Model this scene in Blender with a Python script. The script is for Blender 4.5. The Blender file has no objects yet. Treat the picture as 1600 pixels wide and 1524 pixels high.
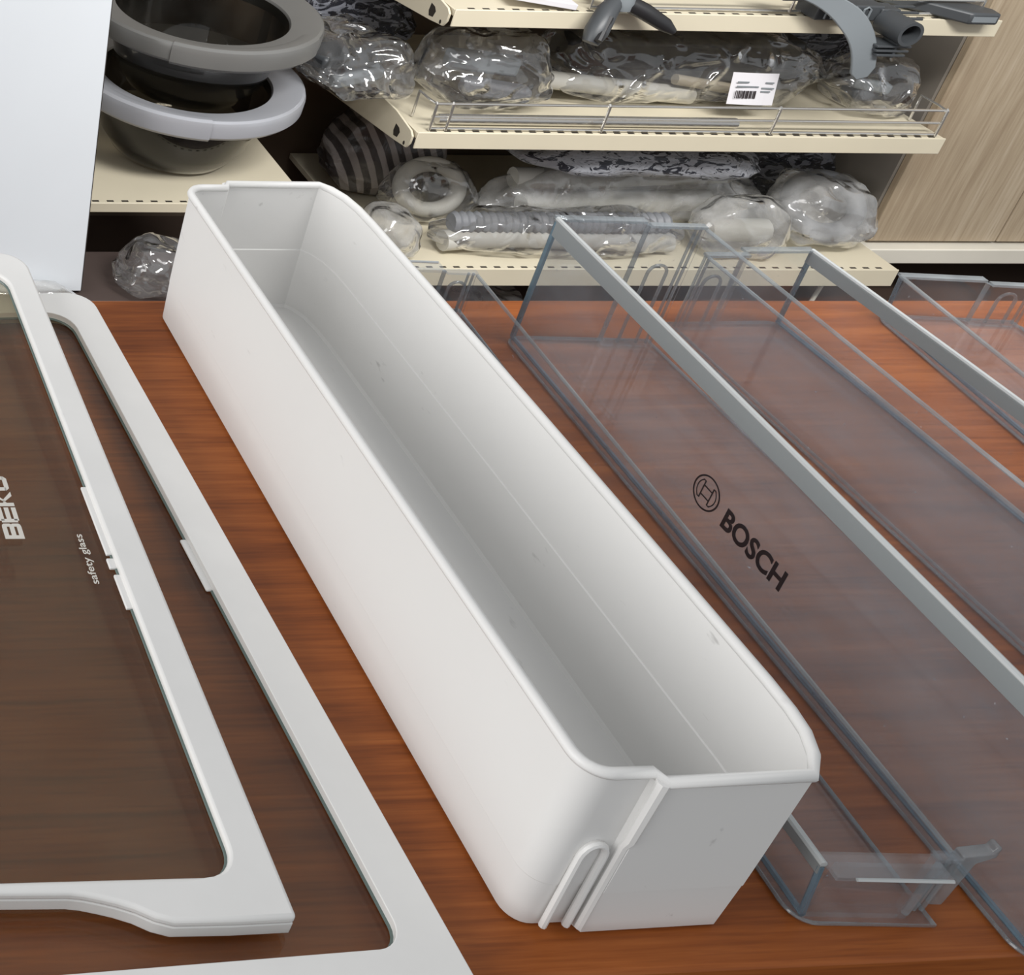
import bpy, bmesh, math, random
from mathutils import Matrix, Vector, noise

random.seed(7)
scene = bpy.context.scene
COL = scene.collection

# ------------------------------------------------------------------ camera
cam_d = bpy.data.cameras.new('camera')
cam = bpy.data.objects.new('camera', cam_d)
COL.objects.link(cam)
cam.matrix_world = Matrix(((0.9953, -0.0093, -0.0965, 0.0),
                           (-0.0793, 0.4953, -0.8651, 0.0),
                           (0.0558, 0.8687, 0.4923, 0.66),
                           (0, 0, 0, 1)))
cam_d.sensor_width = 36.0
cam_d.sensor_fit = 'HORIZONTAL'
cam_d.lens = 2270.41 / 1600 * 36.0
cam_d.shift_x = (800 + 420) / 1600.0      # the photo is the lower right part of a wider frame
cam_d.shift_y = (250 - 762) / 1600.0
cam_d.clip_start = 0.02
scene.camera = cam

# ------------------------------------------------------------------ light
world = bpy.data.worlds.new('world')
scene.world = world
world.use_nodes = True
bg = world.node_tree.nodes['Background']
bg.inputs[0].default_value = (0.95, 0.975, 1.0, 1)
bg.inputs[1].default_value = 0.56

def area(name, loc, target, sx, sy, power, col):
    d = bpy.data.lights.new(name, 'AREA')
    d.shape = 'RECTANGLE'; d.size = sx; d.size_y = sy; d.energy = power; d.color = col
    o = bpy.data.objects.new(name, d); COL.objects.link(o)
    o.location = loc
    o.rotation_euler = (Vector(target) - Vector(loc)).to_track_quat('-Z', 'Y').to_euler()
    return o
area('window_daylight', (-2.2, 0.5, 1.1), (0.7, 0.8, -0.1), 2.4, 1.8, 58, (1.0, 0.985, 0.97))
fill = area('shelf_fill', (1.5, 0.60, 1.45), (1.78, 2.25, -0.40), 1.5, 0.30, 27, (1.0, 0.985, 0.96))  # added fill light brightening the back shelves, angled away from the bins
fill.data.spread = math.radians(110)

scene.view_settings.view_transform = 'Standard'
scene.view_settings.look = 'None'
scene.view_settings.gamma = 1.0
scene.view_settings.use_curve_mapping = False
scene.view_settings.exposure = 0.0
scene.cycles.transparent_max_bounces = 40
scene.cycles.max_bounces = 10

# ------------------------------------------------------------------ helpers
def srgb(r, g, b):
    f = lambda c: (c / 255 / 12.92) if c / 255 <= 0.04045 else ((c / 255 + 0.055) / 1.055) ** 2.4
    return (f(r), f(g), f(b), 1.0)

def new_mat(name):
    m = bpy.data.materials.new(name); m.use_nodes = True
    nt = m.node_tree
    return m, nt, nt.nodes, nt.links

def coords(nt, scale=(1, 1, 1), rot=(0, 0, 0)):
    tc = nt.nodes.new('ShaderNodeTexCoord'); mp = nt.nodes.new('ShaderNodeMapping')
    mp.inputs['Scale'].default_value = scale
    mp.inputs['Rotation'].default_value = rot
    nt.links.new(tc.outputs['Object'], mp.inputs[0])
    return mp.outputs[0]

def noise_node(nt, vec, scale, detail=4, rough=0.55, dist=0.0):
    n = nt.nodes.new('ShaderNodeTexNoise')
    n.inputs['Scale'].default_value = scale; n.inputs['Detail'].default_value = detail
    n.inputs['Roughness'].default_value = rough; n.inputs['Distortion'].default_value = dist
    nt.links.new(vec, n.inputs['Vector'])
    return n.outputs['Fac']

def ramp(nt, fac, stops):
    r = nt.nodes.new('ShaderNodeValToRGB')
    el = r.color_ramp.elements
    while len(el) < len(stops): el.new(0.5)
    for e, (p, c) in zip(el, stops): e.position = p; e.color = c
    nt.links.new(fac, r.inputs[0])
    return r.outputs[0]

def bump(nt, fac, strength, dist=0.001):
    b = nt.nodes.new('ShaderNodeBump')
    b.inputs['Strength'].default_value = strength; b.inputs['Distance'].default_value = dist
    nt.links.new(fac, b.inputs['Height'])
    return b.outputs[0]

def mat_plain(name, c, rough=0.45, metal=0.0, var=0.06, vscale=6.0, spec=0.5, scuff=0.0, scuff_scale=90, bump_s=0.0):
    m, nt, N, L = new_mat(name)
    p = N['Principled BSDF']
    p.inputs['Roughness'].default_value = rough; p.inputs['Metallic'].default_value = metal
    p.inputs['Specular IOR Level'].default_value = spec
    v = coords(nt)
    f = noise_node(nt, v, vscale, 5)
    lo = tuple(x * (1 - var) for x in c[:3]) + (1,); hi = tuple(min(1, x * (1 + var)) for x in c[:3]) + (1,)
    col = ramp(nt, f, [(0.3, lo), (0.7, hi)])
    if scuff:
        v2 = coords(nt, (1, 0.35, 1.0), (0.2, 0.1, 0.5))
        g = noise_node(nt, v2, scuff_scale, 3, 0.6)
        area_n = noise_node(nt, v, 7.0, 2)
        s1 = ramp(nt, g, [(0.68, (0, 0, 0, 1)), (0.76, (1, 1, 1, 1))])
        s2 = ramp(nt, area_n, [(0.48, (0, 0, 0, 1)), (0.64, (scuff, scuff, scuff, 1))])
        mul = N.new('ShaderNodeMath'); mul.operation = 'MULTIPLY'
        L.new(s1, mul.inputs[0]); L.new(s2, mul.inputs[1])
        mx = N.new('ShaderNodeMixRGB'); L.new(mul.outputs[0], mx.inputs[0]); L.new(col, mx.inputs[1])
        mx.inputs[2].default_value = (0.25, 0.24, 0.23, 1)
        col = mx.outputs[0]
    L.new(col, p.inputs['Base Color'])
    if bump_s:
        L.new(bump(nt, noise_node(nt, v, 400, 2), bump_s), p.inputs['Normal'])
    return m

def mat_clear(name, tint, haze=0.04, haze_col=(0.8, 0.85, 0.9, 1), rough=0.04, ior=1.5, bump_s=0.0, bump_scale=30, gloss_gain=1.0, spots=0.0, ridged=False, gl_col=(1, 1, 1, 1)):
    """thin clear plastic or glass: see-through body, fresnel gloss, a little haze"""
    m, nt, N, L = new_mat(name)
    N.remove(N['Principled BSDF'])
    out = N['Material Output']
    tr = N.new('ShaderNodeBsdfTransparent'); tr.inputs[0].default_value = tint
    gl = N.new('ShaderNodeBsdfGlossy'); gl.inputs['Roughness'].default_value = rough; gl.inputs[0].default_value = gl_col
    df = N.new('ShaderNodeBsdfDiffuse'); df.inputs[0].default_value = haze_col
    fr = N.new('ShaderNodeFresnel')
    # the same reflectance on entry and exit (the sheets are thin and do not bend the ray)
    ge = N.new('ShaderNodeNewGeometry'); mr = N.new('ShaderNodeMapRange')
    mr.inputs['To Min'].default_value = ior; mr.inputs['To Max'].default_value = 1.0 / ior
    L.new(ge.outputs['Backfacing'], mr.inputs['Value']); L.new(mr.outputs[0], fr.inputs[0])
    v = coords(nt)
    if bump_s:
        nf = noise_node(nt, v, bump_scale, 5, 0.6, 1.2)
        if ridged: nf.node.noise_type = 'RIDGED_MULTIFRACTAL'; nf.node.normalize = True
        n = bump(nt, nf, bump_s, 0.035 if ridged else 0.01)
        L.new(n, gl.inputs['Normal']); L.new(n, fr.inputs['Normal'])
    m1 = N.new('ShaderNodeMixShader')
    hz = noise_node(nt, v, 14, 4)
    lo = haze * 0.5; hi = haze * 1.6
    hcol = ramp(nt, hz, [(0.35, (lo, lo, lo, 1)), (0.7, (hi, hi, hi, 1))])
    hf = hcol
    if spots:
        sp = noise_node(nt, v, 220, 2, 0.5)
        sr = ramp(nt, sp, [(0.74, (0, 0, 0, 1)), (0.80, (spots, spots, spots, 1))])
        ad = N.new('ShaderNodeMath'); ad.operation = 'ADD'; ad.use_clamp = True
        L.new(hcol, ad.inputs[0]); L.new(sr, ad.inputs[1]); hf = ad.outputs[0]
    L.new(hf, m1.inputs[0]); L.new(tr.outputs[0], m1.inputs[1]); L.new(df.outputs[0], m1.inputs[2])
    m2 = N.new('ShaderNodeMixShader')
    mu = N.new('ShaderNodeMath'); mu.operation = 'MULTIPLY'; mu.use_clamp = True
    mu.inputs[1].default_value = gloss_gain
    L.new(fr.outputs[0], mu.inputs[0]); L.new(mu.outputs[0], m2.inputs[0])
    L.new(m1.outputs[0], m2.inputs[1]); L.new(gl.outputs[0], m2.inputs[2])
    L.new(m2.outputs[0], out.inputs[0])
    return m

def mat_wood(name, dark, mid, light, grain_axis, rough=0.35, scale=1.0, spec=0.4):
    m, nt, N, L = new_mat(name)
    p = N['Principled BSDF']; p.inputs['Roughness'].default_value = rough
    p.inputs['Specular IOR Level'].default_value = spec
    s = [34, 34, 34]; s[grain_axis] = 1.6
    v = coords(nt, tuple(x * scale for x in s))
    n1 = noise_node(nt, v, 2.0, 7, 0.62, 0.6)
    s2 = [150, 150, 150]; s2[grain_axis] = 6
    n2 = noise_node(nt, coords(nt, tuple(x * scale for x in s2)), 2.0, 3, 0.6)
    s3 = [7, 7, 7]; s3[grain_axis] = 0.8
    n3 = noise_node(nt, coords(nt, tuple(x * scale for x in s3)), 1.5, 3, 0.5, 0.5)
    a = N.new('ShaderNodeMath'); a.operation = 'MULTIPLY_ADD'; a.inputs[1].default_value = 0.55
    L.new(n2, a.inputs[0]); L.new(n1, a.inputs[2])
    b = N.new('ShaderNodeMath'); b.operation = 'MULTIPLY_ADD'; b.inputs[1].default_value = 0.6
    L.new(n3, b.inputs[0]); L.new(a.outputs[0], b.inputs[2])
    c = N.new('ShaderNodeMath'); c.operation = 'MULTIPLY'; c.inputs[1].default_value = 0.465
    L.new(b.outputs[0], c.inputs[0])
    base = ramp(nt, c.outputs[0], [(0.34, dark), (0.5, mid), (0.66, light)])
    s4 = [260, 260, 260]; s4[grain_axis] = 16
    fl = ramp(nt, noise_node(nt, coords(nt, tuple(x * scale for x in s4)), 1.0, 2, 0.5), [(0.56, (0, 0, 0, 1)), (0.72, (0.45, 0.45, 0.45, 1))])
    mxx = N.new('ShaderNodeMixRGB'); L.new(fl, mxx.inputs[0]); L.new(base, mxx.inputs[1]); mxx.inputs[2].default_value = dark
    L.new(mxx.outputs[0], p.inputs['Base Color'])
    L.new(bump(nt, n2, 0.06, 0.0006), p.inputs['Normal'])
    return m

M = {}
M['white'] = mat_plain('white_plastic', srgb(226, 225, 223), 0.42, var=0.015, scuff=0.5)
M['frame_white'] = mat_plain('frame_white_plastic', srgb(224, 223, 221), 0.38, var=0.03, vscale=18, scuff=0.55, scuff_scale=60)
M['board_white'] = mat_plain('white_coated_board', srgb(214, 219, 224), 0.35, var=0.012)
M['clear'] = mat_clear('clear_plastic', (0.925, 0.935, 0.945, 1), 0.055, (0.58, 0.60, 0.64, 1), 0.05, 1.5, spots=0.35)
M['edge'] = mat_clear('clear_plastic_edge', (0.50, 0.58, 0.64, 1), 0.20, (0.50, 0.60, 0.68, 1), 0.10, 1.6, bump_s=0.15)
M['rimclear'] = mat_clear('clear_plastic_rim', (0.70, 0.73, 0.75, 1), 0.22, (0.62, 0.66, 0.68, 1), 0.12, 1.5)
M['trim'] = mat_plain('grey_trim_plastic', srgb(136, 141, 142), 0.38, var=0.03, spec=0.4)
M['trimtop'] = mat_plain('trim_highlight_edge', srgb(186, 189, 189), 0.25, var=0.02, spec=0.7)  # paler than the trim, painting in the highlight along its top edge
M['blue_edge'] = mat_clear('blue_lit_edge', (0.45, 0.52, 0.58, 1), 0.45, srgb(138, 166, 182), 0.10, 1.5, bump_s=0.1)
M['glass'] = mat_clear('tinted_glass', (0.87, 0.85, 0.77, 1), 0.02, (0.50, 0.42, 0.34, 1), 0.02, 1.5, gloss_gain=0.55)
M['glass_edge'] = mat_plain('green_glass_edge', srgb(96, 110, 106), 0.3)
M['table'] = mat_wood('table_wood', srgb(104, 50, 17), srgb(146, 78, 30), srgb(176, 102, 48), 0, 0.40, spec=0.28)
M['panelwood'] = mat_wood('panel_wood', srgb(150, 131, 108), srgb(176, 159, 135), srgb(196, 181, 159), 2, 0.55, 0.7)
M['cream'] = mat_plain('cream_enamel', srgb(216, 207, 184), 0.4, var=0.03, scuff=0.2)
M['darkslot'] = mat_plain('dark_slot', srgb(44, 38, 32), 0.8)
M['chrome'] = mat_plain('chrome_wire', srgb(214, 212, 208), 0.22, 0.85)
M['grey'] = mat_plain('grey_plastic', srgb(124, 130, 134), 0.5)
M['darkgrey'] = mat_plain('dark_grey_plastic', srgb(66, 69, 72), 0.42)
M['black'] = mat_plain('black_plastic', srgb(36, 36, 38), 0.4)
M['ring_silver'] = mat_plain('silver_ring', srgb(176, 178, 184), 0.35, 0.2)
M['ring_grey'] = mat_plain('grey_ring', srgb(122, 122, 120), 0.35, 0.2)
M['bowl'] = mat_clear('dark_bowl_glass', (0.42, 0.40, 0.36, 1), 0.03, (0.3, 0.3, 0.28, 1), 0.03, 1.45)
M['film'] = mat_clear('bag_film', (0.88, 0.88, 0.88, 1), 0.055, (0.80, 0.80, 0.81, 1), 0.09, 1.5, bump_s=1.0, bump_scale=15, gloss_gain=2.4, ridged=True)
M['film_milky'] = mat_clear('milky_bag_film', (0.84, 0.84, 0.83, 1), 0.27, (0.80, 0.80, 0.79, 1), 0.13, 1.5, bump_s=0.9, bump_scale=10, gloss_gain=2.0, ridged=True)
M['hose'] = mat_plain('white_hose', srgb(196, 194, 186), 0.5)
M['hosegrey'] = mat_plain('grey_hose', srgb(128, 130, 134), 0.5)
M['ink'] = mat_plain('dark_print', srgb(48, 40, 42), 0.5)
M['whiteink'] = mat_plain('white_print', srgb(212, 208, 200), 0.6)
M['paper'] = mat_plain('paper_label', srgb(222, 220, 224), 0.7, var=0.01)
M['floor'] = mat_plain('dark_floor', srgb(70, 56, 48), 0.6, var=0.25, vscale=3)
M['back'] = mat_plain('dark_back_panel', srgb(96, 82, 68), 0.7, var=0.1)
M['side'] = mat_plain('grey_side_panel', srgb(128, 122, 114), 0.6, var=0.04)
M['plinth'] = mat_plain('dark_plinth', srgb(76, 64, 60), 0.6, var=0.12)
M['whitetrim'] = mat_plain('white_trim', srgb(224, 219, 206), 0.5)
M['rubber'] = mat_plain('rubber_beige', srgb(170, 160, 140), 0.6)

def mat_printed(name, base, ink, scale, thr):
    m, nt, N, L = new_mat(name)
    p = N['Principled BSDF']; p.inputs['Roughness'].default_value = 0.22
    v = coords(nt, (1, 2.6, 2.6), (0.15, 0.25, 0.35))
    f1 = noise_node(nt, v, scale * 3.2, 3, 0.65, 1.6)
    L.new(ramp(nt, f1, [(thr, ink), (thr + 0.035, base), (thr + 0.16, base), (thr + 0.22, tuple(0.6 * a + 0.4 * b for a, b in zip(base, ink)))]), p.inputs['Base Color'])
    L.new(bump(nt, noise_node(nt, v, 20, 4, 0.6, 1.0), 0.5, 0.01), p.inputs['Normal'])
    return m
M['printed'] = mat_printed('printed_film', srgb(150, 152, 158), srgb(44, 46, 54), 7.0, 0.44)
M['printed_dark'] = mat_printed('dark_printed_film', srgb(112, 114, 122), srgb(32, 33, 40), 6.0, 0.51)

def mat_stripes(name, a, b, freq):
    m, nt, N, L = new_mat(name)
    p = N['Principled BSDF']; p.inputs['Roughness'].default_value = 0.3
    v = coords(nt, (1, 1, 1), (0, 0.45, 0))
    w = N.new('ShaderNodeTexWave'); w.wave_type = 'BANDS'; w.bands_direction = 'X'
    w.inputs['Scale'].default_value = freq; w.inputs['Distortion'].default_value = 1.2
    w.inputs['Detail'].default_value = 2
    L.new(v, w.inputs[0])
    L.new(ramp(nt, w.outputs[1], [(0.45, a), (0.6, b)]), p.inputs['Base Color'])
    L.new(bump(nt, noise_node(nt, v, 30, 4, 0.6, 1.0), 0.4, 0.01), p.inputs['Normal'])
    return m
M['striped'] = mat_stripes('striped_film', srgb(62, 58, 57), srgb(136, 130, 127), 13.0)

class MB:
    def __init__(s): s.v = []; s.f = []; s.smooth = set()
    def add(s, vs, fs, smooth=False):
        o = len(s.v); s.v += [tuple(p) for p in vs]
        for f in fs:
            if smooth: s.smooth.add(len(s.f))
            s.f.append(tuple(i + o for i in f))
        return s
    def box(s, x0, x1, y0, y1, z0, z1):
        vs = [(x0, y0, z0), (x1, y0, z0), (x1, y1, z0), (x0, y1, z0), (x0, y0, z1), (x1, y0, z1), (x1, y1, z1), (x0, y1, z1)]
        return s.add(vs, [(3, 2, 1, 0), (4, 5, 6, 7), (0, 1, 5, 4), (1, 2, 6, 5), (2, 3, 7, 6), (3, 0, 4, 7)])
    def prism(s, poly, z0, z1, axis=2):
        """poly: list of 2-D points, extruded along axis"""
        n = len(poly)
        def P(a, z):
            if axis == 2: return (a[0], a[1], z)
            if axis == 0: return (z, a[0], a[1])
            return (a[0], z, a[1])
        vs = [P(p, z0) for p in poly] + [P(p, z1) for p in poly]
        fs = [tuple(reversed(range(n))), tuple(range(n, 2 * n))] + [(i, (i + 1) % n, n + (i + 1) % n, n + i) for i in range(n)]
        return s.add(vs, fs)
    def ribbon(s, path, t, z0, z1, closed=False, tops=None, lean=None):
        """a wall of thickness t standing on a plan path; inside is to the left of the path"""
        n = len(path); L_, R_ = [], []
        for i in range(n):
            a = Vector(path[i - 1]) if (i or closed) else None
            b = Vector(path[i]); c = Vector(path[(i + 1) % n]) if (i < n - 1 or closed) else None
            d1 = (b - a).normalized() if a is not None else None
            d2 = (c - b).normalized() if c is not None else None
            if d1 is None: d1 = d2
            if d2 is None: d2 = d1
            n1 = Vector((-d1.y, d1.x)); n2 = Vector((-d2.y, d2.x))
            m = (n1 + n2)
            m = m.normalized() if m.length > 1e-6 else n1
            k = t / max(0.35, m.dot(n1))
            L_.append(b + m * k); R_.append(b)
        vs = []
        for i in range(n):
            zt = tops[i] if tops else z1
            lx, ly = lean[i] if lean else (0, 0)
            vs += [(R_[i].x, R_[i].y, z0), (L_[i].x, L_[i].y, z0), (L_[i].x + lx, L_[i].y + ly, zt), (R_[i].x + lx, R_[i].y + ly, zt)]
        fs = []
        for i in range(n if closed else n - 1):
            a = 4 * i; b = 4 * ((i + 1) % n)
            for k in range(4):
                fs.append((a + k, b + k, b + (k + 1) % 4, a + (k + 1) % 4))
        if not closed:
            fs.append((3, 2, 1, 0)); e = 4 * (n - 1); fs.append((e, e + 1, e + 2, e + 3))
        return s.add(vs, fs)
    def tube(s, path, r, seg=8, closed=False, radii=None, flat=1.0):
        n = len(path); P = [Vector(p) for p in path]
        rings = []; up = None
        for i in range(n):
            a = P[i - 1] if (i or closed) else P[i]
            c = P[(i + 1) % n] if (i < n - 1 or closed) else P[i]
            d = (c - a).normalized()
            if up is None:
                up = Vector((0, 0, 1)) if abs(d.z) < 0.9 else Vector((0, 1, 0))
            x = d.cross(up).normalized(); up = x.cross(d).normalized()
            rr = radii[i] if radii else r
            rings.append([P[i] + x * (rr * math.cos(2 * math.pi * k / seg)) + up * (rr * flat * math.sin(2 * math.pi * k / seg)) for k in range(seg)])
        vs = [q for ring in rings for q in ring]
        fs = []
        for i in range(n if closed else n - 1):
            j = (i + 1) % n
            for k in range(seg):
                fs.append((i * seg + k, i * seg + (k + 1) % seg, j * seg + (k + 1) % seg, j * seg + k))
        if not closed:
            fs.append(tuple(reversed(range(seg)))); fs.append(tuple(range((n - 1) * seg, n * seg)))
        return s.add(vs, fs, True)
    def lathe(s, prof, cx=0, cy=0, seg=64, a0=0, a1=2 * math.pi, close_prof=True):
        full = abs(a1 - a0 - 2 * math.pi) < 1e-6
        m = len(prof); k = seg if full else seg + 1
        vs = []
        for i in range(k):
            a = a0 + (a1 - a0) * i / seg
            vs += [(cx + r * math.cos(a), cy + r * math.sin(a), z) for r, z in prof]
        fs = []
        for i in range(seg):
            j = (i + 1) % k
            for q in range(m if close_prof else m - 1):
                w = (q + 1) % m
                fs.append((i * m + q, j * m + q, j * m + w, i * m + w))
        if not full and close_prof:
            fs.append(tuple(reversed(range(m)))); fs.append(tuple((k - 1) * m + q for q in range(m)))
        return s.add(vs, fs, True)
    def build(s, name, mat, parent=None, smooth_angle=None, bevel=0.0, bseg=2):
        me = bpy.data.meshes.new(name)
        me.from_pydata(s.v, [], s.f)
        bm = bmesh.new(); bm.from_mesh(me)
        bmesh.ops.recalc_face_normals(bm, faces=bm.faces)
        bm.to_mesh(me); bm.free()
        me.materials.append(M[mat] if isinstance(mat, str) else mat)
        o = bpy.data.objects.new(name, me); COL.objects.link(o)
        if parent is not None: o.parent = parent
        if bevel:
            b = o.modifiers.new('bevel', 'BEVEL'); b.width = bevel; b.segments = bseg; b.limit_method = 'ANGLE'
            b.angle_limit = math.radians(40)
            me.shade_smooth()
            try: me.set_sharp_from_angle(angle=math.radians(45))
            except Exception: pass
        elif s.smooth or smooth_angle:
            me.shade_smooth()
            try: me.set_sharp_from_angle(angle=math.radians(smooth_angle or 40))
            except Exception: pass
        return o

def thing(name, label, cat, loc=(0, 0, 0), rot=(0, 0, 0), group=None):
    o = bpy.data.objects.new(name, None); COL.objects.link(o)
    o.empty_display_size = 0.02
    o.location = loc; o.rotation_euler = rot
    tag(o, label, cat, group)
    return o
def tag(o, label, cat, group=None):
    o['label'] = label; o['category'] = cat
    if group: o['group'] = group
    return o
def struct(o): o['kind'] = 'structure'; return o

def arc(cx, cy, r, a0, a1, n=6):
    return [(cx + r * math.cos(math.radians(a0 + (a1 - a0) * i / n)), cy + r * math.sin(math.radians(a0 + (a1 - a0) * i / n))) for i in range(n + 1)]

def plate_with_hole(name, outer, inner, z0, z1, mat, parent, bevel=0.0012):
    bm = bmesh.new()
    es = []
    for loop in (outer, inner):
        vs = [bm.verts.new((p[0], p[1], z0)) for p in loop]
        es += [bm.edges.new((vs[i], vs[(i + 1) % len(vs)])) for i in range(len(vs))]
    bmesh.ops.triangle_fill(bm, edges=es, use_beauty=True)
    r = bmesh.ops.extrude_face_region(bm, geom=list(bm.faces))
    for e in r['geom']:
        if isinstance(e, bmesh.types.BMVert): e.co.z = z1
    bmesh.ops.recalc_face_normals(bm, faces=bm.faces)
    bmesh.ops.dissolve_limit(bm, angle_limit=0.01, verts=list(bm.verts), edges=list(bm.edges))
    me = bpy.data.meshes.new(name); bm.to_mesh(me); bm.free()
    me.materials.append(M[mat])
    o = bpy.data.objects.new(name, me); COL.objects.link(o); o.parent = parent
    b = o.modifiers.new('bevel', 'BEVEL'); b.width = bevel; b.segments = 3; b.limit_method = 'ANGLE'; b.angle_limit = math.radians(50)
    me.shade_smooth()
    try: me.set_sharp_from_angle(angle=math.radians(40))
    except Exception: pass
    return o

def lettering(name, body, width, height, matrix, mat, parent, weight=0.0):
    """built-in font, scaled to width x height (cap box), lying in local XY of matrix"""
    cu = bpy.data.curves.new(name, 'FONT'); cu.body = body; cu.size = 1.0; cu.offset = weight; cu.extrude = 0.01
    cu.resolution_u = 4
    t = bpy.data.objects.new(name + '_tmp', cu); COL.objects.link(t)
    bpy.context.view_layer.update()
    me = bpy.data.meshes.new_from_object(t.evaluated_get(bpy.context.evaluated_depsgraph_get()))
    bpy.data.objects.remove(t)
    xs = [v.co.x for v in me.vertices]; ys = [v.co.y for v in me.vertices]
    x0, x1, y0, y1 = min(xs), max(xs), min(ys), max(ys)
    for v in me.vertices:
        p = Vector(((v.co.x - x0) / (x1 - x0) * width, (v.co.y - y0) / (y1 - y0) * height, v.co.z * 0.012))
        v.co = matrix @ p
    me.materials.clear(); me.materials.append(M[mat])
    o = bpy.data.objects.new(name, me); COL.objects.link(o); o.parent = parent
    return o

# ------------------------------------------------------------------ setting
struct(MB().box(-1.5, 4.2, -1.2, 2.75, -0.93, -0.90).build('floor', 'floor'))
struct(MB().box(-1.5, 2.50, 2.52, 2.56, -0.90, 0.75).build('wall_back', 'back'))
# wood-clad projecting wall on the right with its grey return
wr = MB().box(2.478, 3.9, 2.214, 2.50, -0.755, 0.75).build('wall_right', 'side'); struct(wr)
xw = [2.482, 2.757, 3.032, 3.307, 3.582, 3.857]
for a, b in zip(xw[:-1], xw[1:]):
    MB().box(a + 0.0015, b - 0.0015, 2.199, 2.2135, -0.75, 0.75).build('plank', 'panelwood', wr, bevel=0.0015)
struct(MB().box(2.475, 3.9, 2.180, 2.50, -0.79, -0.757).build('trim_1', 'whitetrim', bevel=0.002))
struct(MB().box(2.62, 3.9, 2.44, 2.47, -0.90, -0.79).build('wall_plinth', 'plinth'))

# ------------------------------------------------------------------ table
tb = thing('counter_table', 'reddish brown wooden counter table carrying the refrigerator parts', 'table', (0.6, 0.65, -0.90))
def tbox(name, x0, x1, y0, y1, z0, z1, mat='table', bevel=0.002):
    return MB().box(x0 - 0.6, x1 - 0.6, y0 - 0.65, y1 - 0.65, z0 + 0.90, z1 + 0.90).build(name, mat, tb, bevel=bevel)
tbox('tabletop', -0.45, 2.0, 0.377, 0.937, -0.028, 0.0, bevel=0.0025)
tbox('apron', -0.43, 1.98, 0.392, 0.410, -0.16, -0.0285)
tbox('back_panel', -0.43, 1.98, 0.900, 0.918, -0.80, -0.0285)
tbox('side_panel', -0.43, -0.41, 0.411, 0.899, -0.90, -0.0285)
tbox('side_panel', 1.96, 1.98, 0.411, 0.899, -0.90, -0.0285)

# ------------------------------------------------------------------ white door bin
wb = thing('door_bin', 'opaque white plastic refrigerator door bin with a rolled rim', 'door bin', (0.51, 0.66, 0.0))
ox, oy = 0.51, 0.66
def plan(g=0.0):
    """outer outline, counter-clockwise, g = small outset"""
    p = []
    p += [(0.4515 - g, 0.900)]
    p += [(x, y) for x, y in arc(0.4655, 0.414, 0.014 + g, 180, 270, 7)]
    p += [(0.4835, 0.400 - g), (0.4865, 0.3945 - g), (0.5600 + g * .6, 0.3955 - g)]
    p += [(0.5690 + g, 0.4065), (0.5745 + g, 0.4190), (0.5768 + g, 0.4320), (0.5778 + g, 0.450)]
    p += [(0.5784 + g, 0.550), (0.5788 + g, 0.66), (0.5784 + g, 0.78)]
    p += [(0.5775 + g, 0.868), (0.5765 + g, 0.890), (0.5735 + g, 0.907), (0.5680 + g, 0.9195), (0.5612 + g * .6, 0.9268 + g)]
    p += [(0.4865, 0.9272 + g), (0.4835, 0.9215 + g)]
    p += arc(0.4655, 0.9075, 0.014 + g, 90, 180, 7)
    return [(x - ox, y - oy) for x, y in p]
HB = 0.1155
m = MB()
o_ = plan(); t = 0.0026
def inset(poly, t):
    n = len(poly); out = []
    for i in range(n):
        a, b, c = Vector(poly[i - 1]), Vector(poly[i]), Vector(poly[(i + 1) % n])
        d1 = (b - a); d2 = (c - b)
        d1 = d1.normalized() if d1.length > 1e-7 else d2.normalized(); d2 = d2.normalized() if d2.length > 1e-7 else d1
        n1 = Vector((-d1.y, d1.x)); n2 = Vector((-d2.y, d2.x)); mm = (n1 + n2).normalized()
        out.append(b + mm * (t / max(0.4, mm.dot(n1))))
    return [(q.x, q.y) for q in out]
levels = [(0.0, 0.0040), (0.002, 0.0022), (0.034, 0.0012), (0.0345, 0.0009), (0.056, 0.0006), (HB, 0.0)]
n = len(o_)
rings = [[(x, y, z) for x, y in inset(o_, i_)] for z, i_ in levels]
inner = [[(x, y, z) for x, y in inset(o_, i_)] for z, i_ in [(HB, 0.0026), (0.058, 0.0030), (0.0572, 0.0036), (0.006, 0.0042), (0.0035, 0.0056)]]
rg = rings + inner
vs = [p for r in rg for p in r]; fs = []
for k in range(len(rg) - 1):
    for i in range(n):
        fs.append((k * n + i, k * n + (i + 1) % n, (k + 1) * n + (i + 1) % n, (k + 1) * n + i))
fs.append(tuple(reversed(range(n)))); e = (len(rg) - 1) * n; fs.append(tuple(range(e, e + n)))
m.add(vs, fs, True)
m.build('body', 'white', wb, smooth_angle=28)
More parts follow.
